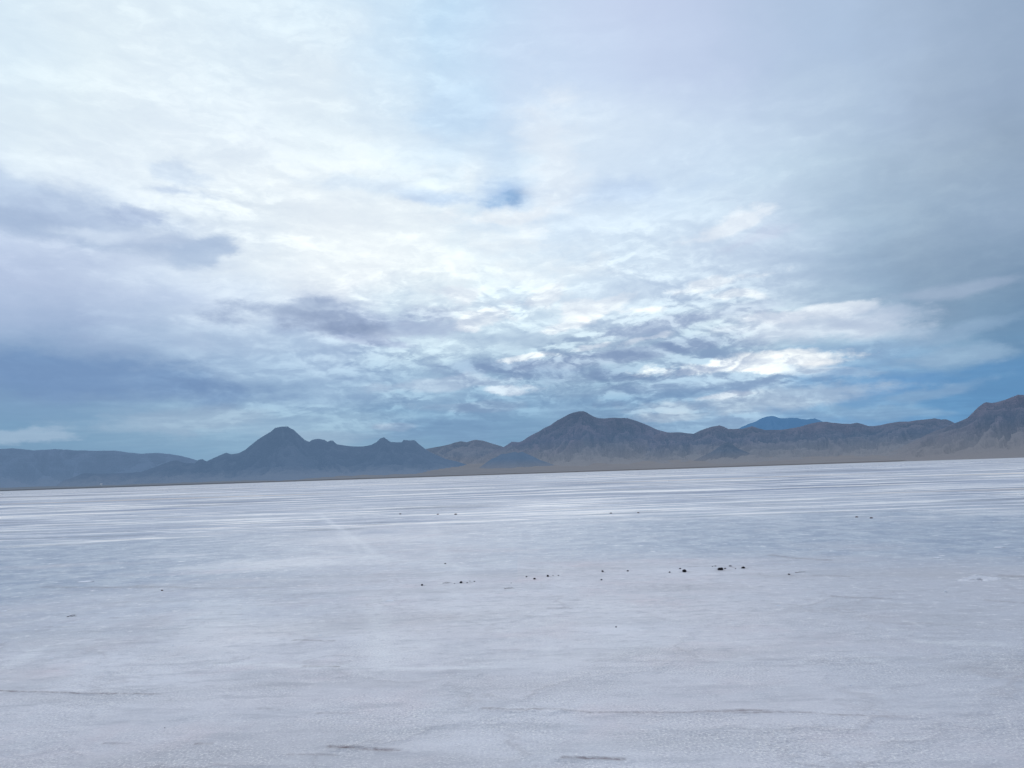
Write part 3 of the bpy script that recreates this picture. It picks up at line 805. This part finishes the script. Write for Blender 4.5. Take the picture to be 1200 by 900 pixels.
M_DARK = lump_mat('dark_mud', (.008, .008, .012), (.03, .026, .03))
M_RUST = lump_mat('rusty_mud', (.07, .04, .035), (.12, .08, .07))
M_SALT = lump_mat('salt_lump', (.62, .63, .68), (.82, .83, .88))
M_MOUND = lump_mat('crumbled_salt', (.62, .61, .64), (.86, .85, .88))
_t = NT.__new__(NT); _t.t = M_MOUND.node_tree; _t.n = _t.t.nodes; _t.l = _t.t.links
_p = [n for n in _t.n if n.type == 'BSDF_PRINCIPLED'][0]
_src = _p.inputs['Base Color'].links[0].from_socket
_at = _t.node('ShaderNodeAttribute', attribute_name='hollow')
_t.put(_p.inputs['Base Color'], _t.mix(_t.mr(_at.outputs['Fac'], .25, .8, 0, .85), _src, (.10, .09, .11)))  # darkness inside the two hollows painted into the base colour
M_TWIG = lump_mat('twig_bark', (.10, .09, .10), (.16, .14, .14))


def gz(x, y):
    r = math.hypot(x, y)
    f = 1 - float(sstep(12, 45, np.array(r)))
    ax, ay = np.array([x]), np.array([y])
    return float((fbm(ax * .8, ay * .8, 4, 3) * .010 + fbm(ax * 5, ay * 5, 3, 9) * .0035)[0]) * f


def lump(name, px, py, wpx, hpx, mat, seed, sub=2, flat=1.0, jag=.35):
    g = ground_pt(px, py + hpx / 2)
    sc = math.hypot(g[0], g[1]) / F
    bm = bmesh.new(); bmesh.ops.create_icosphere(bm, subdivisions=sub, radius=1)
    for v in bm.verts:
        p = v.co
        k = 1 + jag * float(perlin(np.array([p.x * 1.7 + p.z * 1.3 + seed]), np.array([p.y * 1.7 - p.z + seed * 3.1]), 4)[0]) \
            + jag * .5 * float(perlin(np.array([p.x * 4 + seed]), np.array([p.y * 4 + p.z * 3]), 9)[0])
        v.co = p * k
        v.co.x *= wpx * sc / 2; v.co.y *= wpx * sc / 2 * .8; v.co.z *= hpx * sc / 2 * flat
        v.co.z = max(v.co.z, -hpx * sc * .3)
    me = bpy.data.meshes.new(name); bm.to_mesh(me); bm.free(); me.materials.append(mat)
    for f in me.polygons:
        f.use_smooth = False
    o = bpy.data.objects.new(name, me); COL.objects.link(o)
    zlo = min(v.co.z for v in me.vertices)
    o.location = (g[0], g[1], gz(*g) - zlo - .004)
    o.rotation_euler = (0, 0, 0)
    return o


GRP = 'dark mud clods scattered in a line across the salt'
CL = [
 (494.7, 684.6, 2.8, 2.6, 'small black clod alone at the left start of the scattered row'),
 (521.8, 660.2, 2.2, 1.6, 'faint grey clod lying apart beyond the left end of the row'),
 (540.2, 681.6, 3.4, 3.2, 'black pointed clod, biggest of the left cluster near the thin twig'),
 (547.5, 682.5, 1.8, 1.5, 'tiny clod just right of the black pointed clod'),
 (550.6, 680.7, 1.3, 1.2, 'crumb of mud in the middle of the left cluster'),
 (556.0, 681.0, 1.9, 1.4, 'tiny grey clod at the right end of the left cluster'),
 (532.6, 683.3, 1.4, 1.1, 'crumb of mud between the thin twig and the black pointed clod'),
 (599.0, 683.0, 1.3, 1.1, 'lone crumb of mud just beyond the twig left of the centre trio'),
 (617.0, 675.5, 2.1, 1.7, 'small flat clod, leftmost of the centre trio'),
 (626.4, 677.8, 2.9, 2.3, 'black clod, nearest of the centre trio'),
 (642.0, 674.3, 2.6, 3.0, 'black upright clod, tallest of the centre trio'),
 (648.0, 674.4, 1.2, 1.1, 'crumb of mud just right of the black upright clod'),
 (654.4, 674.2, 1.9, 1.3, 'small clod at the right end of the centre group'),
 (706.2, 669.0, 2.6, 2.5, 'round black clod, farther one of a pair set one behind the other'),
 (704.8, 679.0, 2.1, 1.9, 'small black clod, nearer one of a pair set one behind the other'),
 (735.5, 668.6, 2.4, 2.0, 'small clod alone between the front and back pair and the big round clod'),
 (784.7, 670.1, 2.2, 1.9, 'small clod left of the big round black clod'),
 (797.0, 665.6, 2.4, 1.9, 'small clod right behind the big round black clod'),
 (801.8, 668.0, 4.6, 4.4, 'big round black clod right of centre'),
 (844.3, 666.2, 6.4, 3.8, 'widest black clod, lying in the densest cluster at the right'),
 (849.8, 665.6, 2.4, 1.6, 'small clod touching the right side of the widest clod'),
 (835.0, 663.2, 1.8, 1.4, 'leftmost of the two crumbs behind the widest clod'),
 (838.4, 662.8, 2.0, 1.4, 'second of the two crumbs behind the widest clod'),
 (856.0, 662.9, 3.6, 1.6, 'flat grey clod between the widest clod and the last black one'),
 (862.0, 666.2, 1.5, 1.2, 'crumb of mud in front of the flat grey clod'),
 (871.0, 664.5, 4.2, 2.8, 'black oval clod, rightmost of the densest cluster'),
 (924.7, 672.4, 3.0, 1.7, 'flat black clod beside the twig at the right end of the row'),
 (721.9, 734.0, 2.1, 1.9, 'single black pebble of mud alone on the nearer salt'),
 (193.0, 853.0, 1.5, 1.4, 'tiny dark crumb on the rough crust at the lower left'),
]
for i, (a, b, w, h, lab) in enumerate(CL):
    tag(lump('mud_clod', a, b, w, h, M_DARK, i * 1.7), lab, 'mud clod', GRP)
FC = [(190, 691.5, 2.6, 1.6, 'rusty brown clod alone on the left side of the flat'),
      (469, 602, 2.6, 1.4, 'distant brown clod, leftmost of the far left row of three'),
      (513, 602.4, 3.0, 1.2, 'distant brown clod, middle one of the far left row of three'),
      (534, 602.2, 3.0, 1.8, 'distant dark clod, rightmost of the far left row of three'),
      (716, 601, 3.2, 1.3, 'distant brown clod, leftmost of the far centre pair'),
      (748, 600.5, 3.0, 1.5, 'distant brown clod, rightmost of the far centre pair'),
      (1004, 605.6, 3.2, 1.4, 'distant flat dark clod, left one of the far right pair'),
      (1021, 606.6, 3.4, 1.5, 'distant flat dark clod, right one of the far right pair')]
for i, (a, b, w, h, lab) in enumerate(FC):
    tag(lump('mud_clod', a, b, w, h, M_RUST, 60 + i * 2.3), lab, 'mud clod', 'brown clods lying far out on the salt')
SL = [(1108, 693, 4, 4.0, 'small round salt lump in front of the low salt mound'),
      (456, 703.5, 12, 2.2, 'long flat white salt lump left of centre'), (912, 709, 6, 2.4, 'white salt lump on smooth salt right of centre'),
      (375, 744.5, 5, 2.4, 'white salt lump behind a fine crack on the left'), (997, 802, 4, 3.0, 'small salt lump alone on the near right crust'),
      (203, 756, 3.4, 2.2, 'tiny salt lump on the left, nearer than the flat ones'), (100, 681, 20, 2.4, 'broad flat white salt lump at the far left'),
      (5, 716, 8, 2.4, 'flat white salt lump at the left edge'), (1097, 653, 12, 2.2, 'flat white salt lump beyond the salt mound'),
      (1172, 641, 14, 2.6, 'widest flat white salt lump at the right on damp salt'), (869, 590, 4, 2.0, 'distant white salt lump, farthest of all'),
      (60, 771, 6, 2.0, 'flat salt lump beside a faint wheel track at the left')]
for i, (a, b, w, h, lab) in enumerate(SL):
    tag(lump('salt_lump', a, b, w * .8, h * .6, M_SALT, 20 + i * 1.3), lab, 'salt lump', 'white salt lumps on the flat')


def twig(px, py, wpx, lab, seed, thick=.004):
    rg = random.Random(seed)
    a = ground_pt(px - wpx / 2, py + .3); b = ground_pt(px + wpx / 2, py - .5)
    c = (a + b) / 2
    n = 9; ring = 6
    me = bpy.data.meshes.new('twig'); V = []; Fc = []
    d = (b - a); L = np.linalg.norm(d); d = d / L; pn = np.array([-d[1], d[0]])
    pts = []
    for k in range(n):
        t = k / (n - 1)
        off = (rg.random() - .5) * .03
        pts.append((*(a + d * L * t + pn * off - c), .003 + abs((rg.random())) * .008))

    def tube(pts, r0_, r1_):
        base = len(V)
        for k, p in enumerate(pts):
            rad = r0_ + (r1_ - r0_) * k / (len(pts) - 1)
            for q in range(ring):
                an = 2 * math.pi * q / ring
                V.append((p[0] + pn[0] * math.cos(an) * rad, p[1] + pn[1] * math.cos(an) * rad, p[2] + math.sin(an) * rad))
        for k in range(len(pts) - 1):
            for q in range(ring):
                s = base + k * ring
                Fc.append((s + q, s + (q + 1) % ring, s + ring + (q + 1) % ring, s + ring + q))
        Fc.append(tuple(base + q for q in range(ring))); Fc.append(tuple(base + (len(pts) - 1) * ring + q for q in range(ring))[::-1])
    tube(pts, thick, thick * .45)
    for k in (3, 5):
        p = pts[k]
        side = pn * (.05 + .03 * rg.random()) * (1 if k == 3 else -1) + d * .06
        tube([p, (p[0] + side[0] * .5, p[1] + side[1] * .5, p[2] + .004), (p[0] + side[0], p[1] + side[1], p[2] + .002)], thick * .6, thick * .25)
    me.from_pydata(V, [], Fc); me.materials.append(M_TWIG)
    o = bpy.data.objects.new('twig', me); COL.objects.link(o)
    o.location = (c[0], c[1], gz(*c) + thick * .5)
    tag(o, lab, 'twig', 'thin twigs among the mud clods')


twig(522.8, 683.8, 9, 'thin grey twig left of the black pointed clod', 1)
twig(596, 690.2, 10, 'thin grey twig on the salt in front of the centre group', 2)
twig(937, 671.3, 11, 'thin grey twig right of the flat black clod', 3)
twig(83, 723, 9, 'short dark twig alone at the far left of the flat', 4, .005)

# low heap of crumbled salt
g = ground_pt(1148, 679)
gx, gy = np.meshgrid(np.linspace(-1, 1, 90), np.linspace(-1, 1, 60))
rad = np.hypot(gx, gy) + .30 * fbm(gx * 2.2, gy * 2.2, 4, 77) + .12
hh = np.clip(1 - rad ** 1.5, 0, 1) * (.6 + .8 * fbm(gx * 3, gy * 3, 4, 70)) + fbm(gx * 9, gy * 9, 3, 71) * .12 * (rad < .9)
pit = np.exp(-(((gx + .35) / .12) ** 2 + ((gy + .35) / .22) ** 2)) + np.exp(-(((gx + .05) / .12) ** 2 + ((gy + .42) / .2) ** 2))
hh = hh - .55 * pit
mo = grid_mesh('salt_mound', gx * .34 + .08 * gy, gy * .20, hh * .075 - .010, M_MOUND, attrs=dict(hollow=np.clip(pit, 0, 1)))
mo.location = (g[0], g[1], gz(*g) + .004)
tag(mo, 'low heap of crumbled whitish salt at the right with two dark hollows', 'salt mound')

# tiny pale building far off under the left mountain
def part(name, verts, faces, mat, parent):
    me = bpy.data.meshes.new(name); me.from_pydata(verts, [], faces); me.materials.append(mat)
    o = bpy.data.objects.new(name, me); COL.objects.link(o); o.parent = parent
    return o


d = ray(118.5, 568.3); dep = bpy.context.evaluated_depsgraph_get()
hit = S.ray_cast(dep, Vector((0, 0, EYE)), Vector(d))
loc = Vector(hit[1]) if hit[0] else Vector(d * 7500)
sh = bpy.data.objects.new('white_building', None); COL.objects.link(sh); sh.location = loc
sh.rotation_euler = (0, 0, R(28))
M_WALL = lump_mat('white_paint', (.75, .76, .78), (.80, .81, .83), .6)
M_ROOF = lump_mat('grey_roof', (.45, .47, .50), (.55, .56, .58), .6)
w, dp, ht, rt = 9, 6, 8, 12.5
part('wall', [(-w, -dp, -4), (w, -dp, -4), (w, dp, -4), (-w, dp, -4), (-w, -dp, ht), (w, -dp, ht), (w, dp, ht), (-w, dp, ht), (-w, 0, rt), (w, 0, rt)],
     [(0, 1, 5, 4), (2, 3, 7, 6), (1, 2, 6, 9, 5), (3, 0, 4, 8, 7)], M_WALL, sh)
part('roof', [(-w - .8, -dp - .9, ht - .5), (w + .8, -dp - .9, ht - .5), (w + .8, 0, rt + .3), (-w - .8, 0, rt + .3), (w + .8, dp + .9, ht - .5), (-w - .8, dp + .9, ht - .5)],
     [(0, 1, 2, 3), (3, 2, 4, 5)], M_ROOF, sh)
tag(sh, 'tiny white building far away at the foot of the left mountain', 'building')
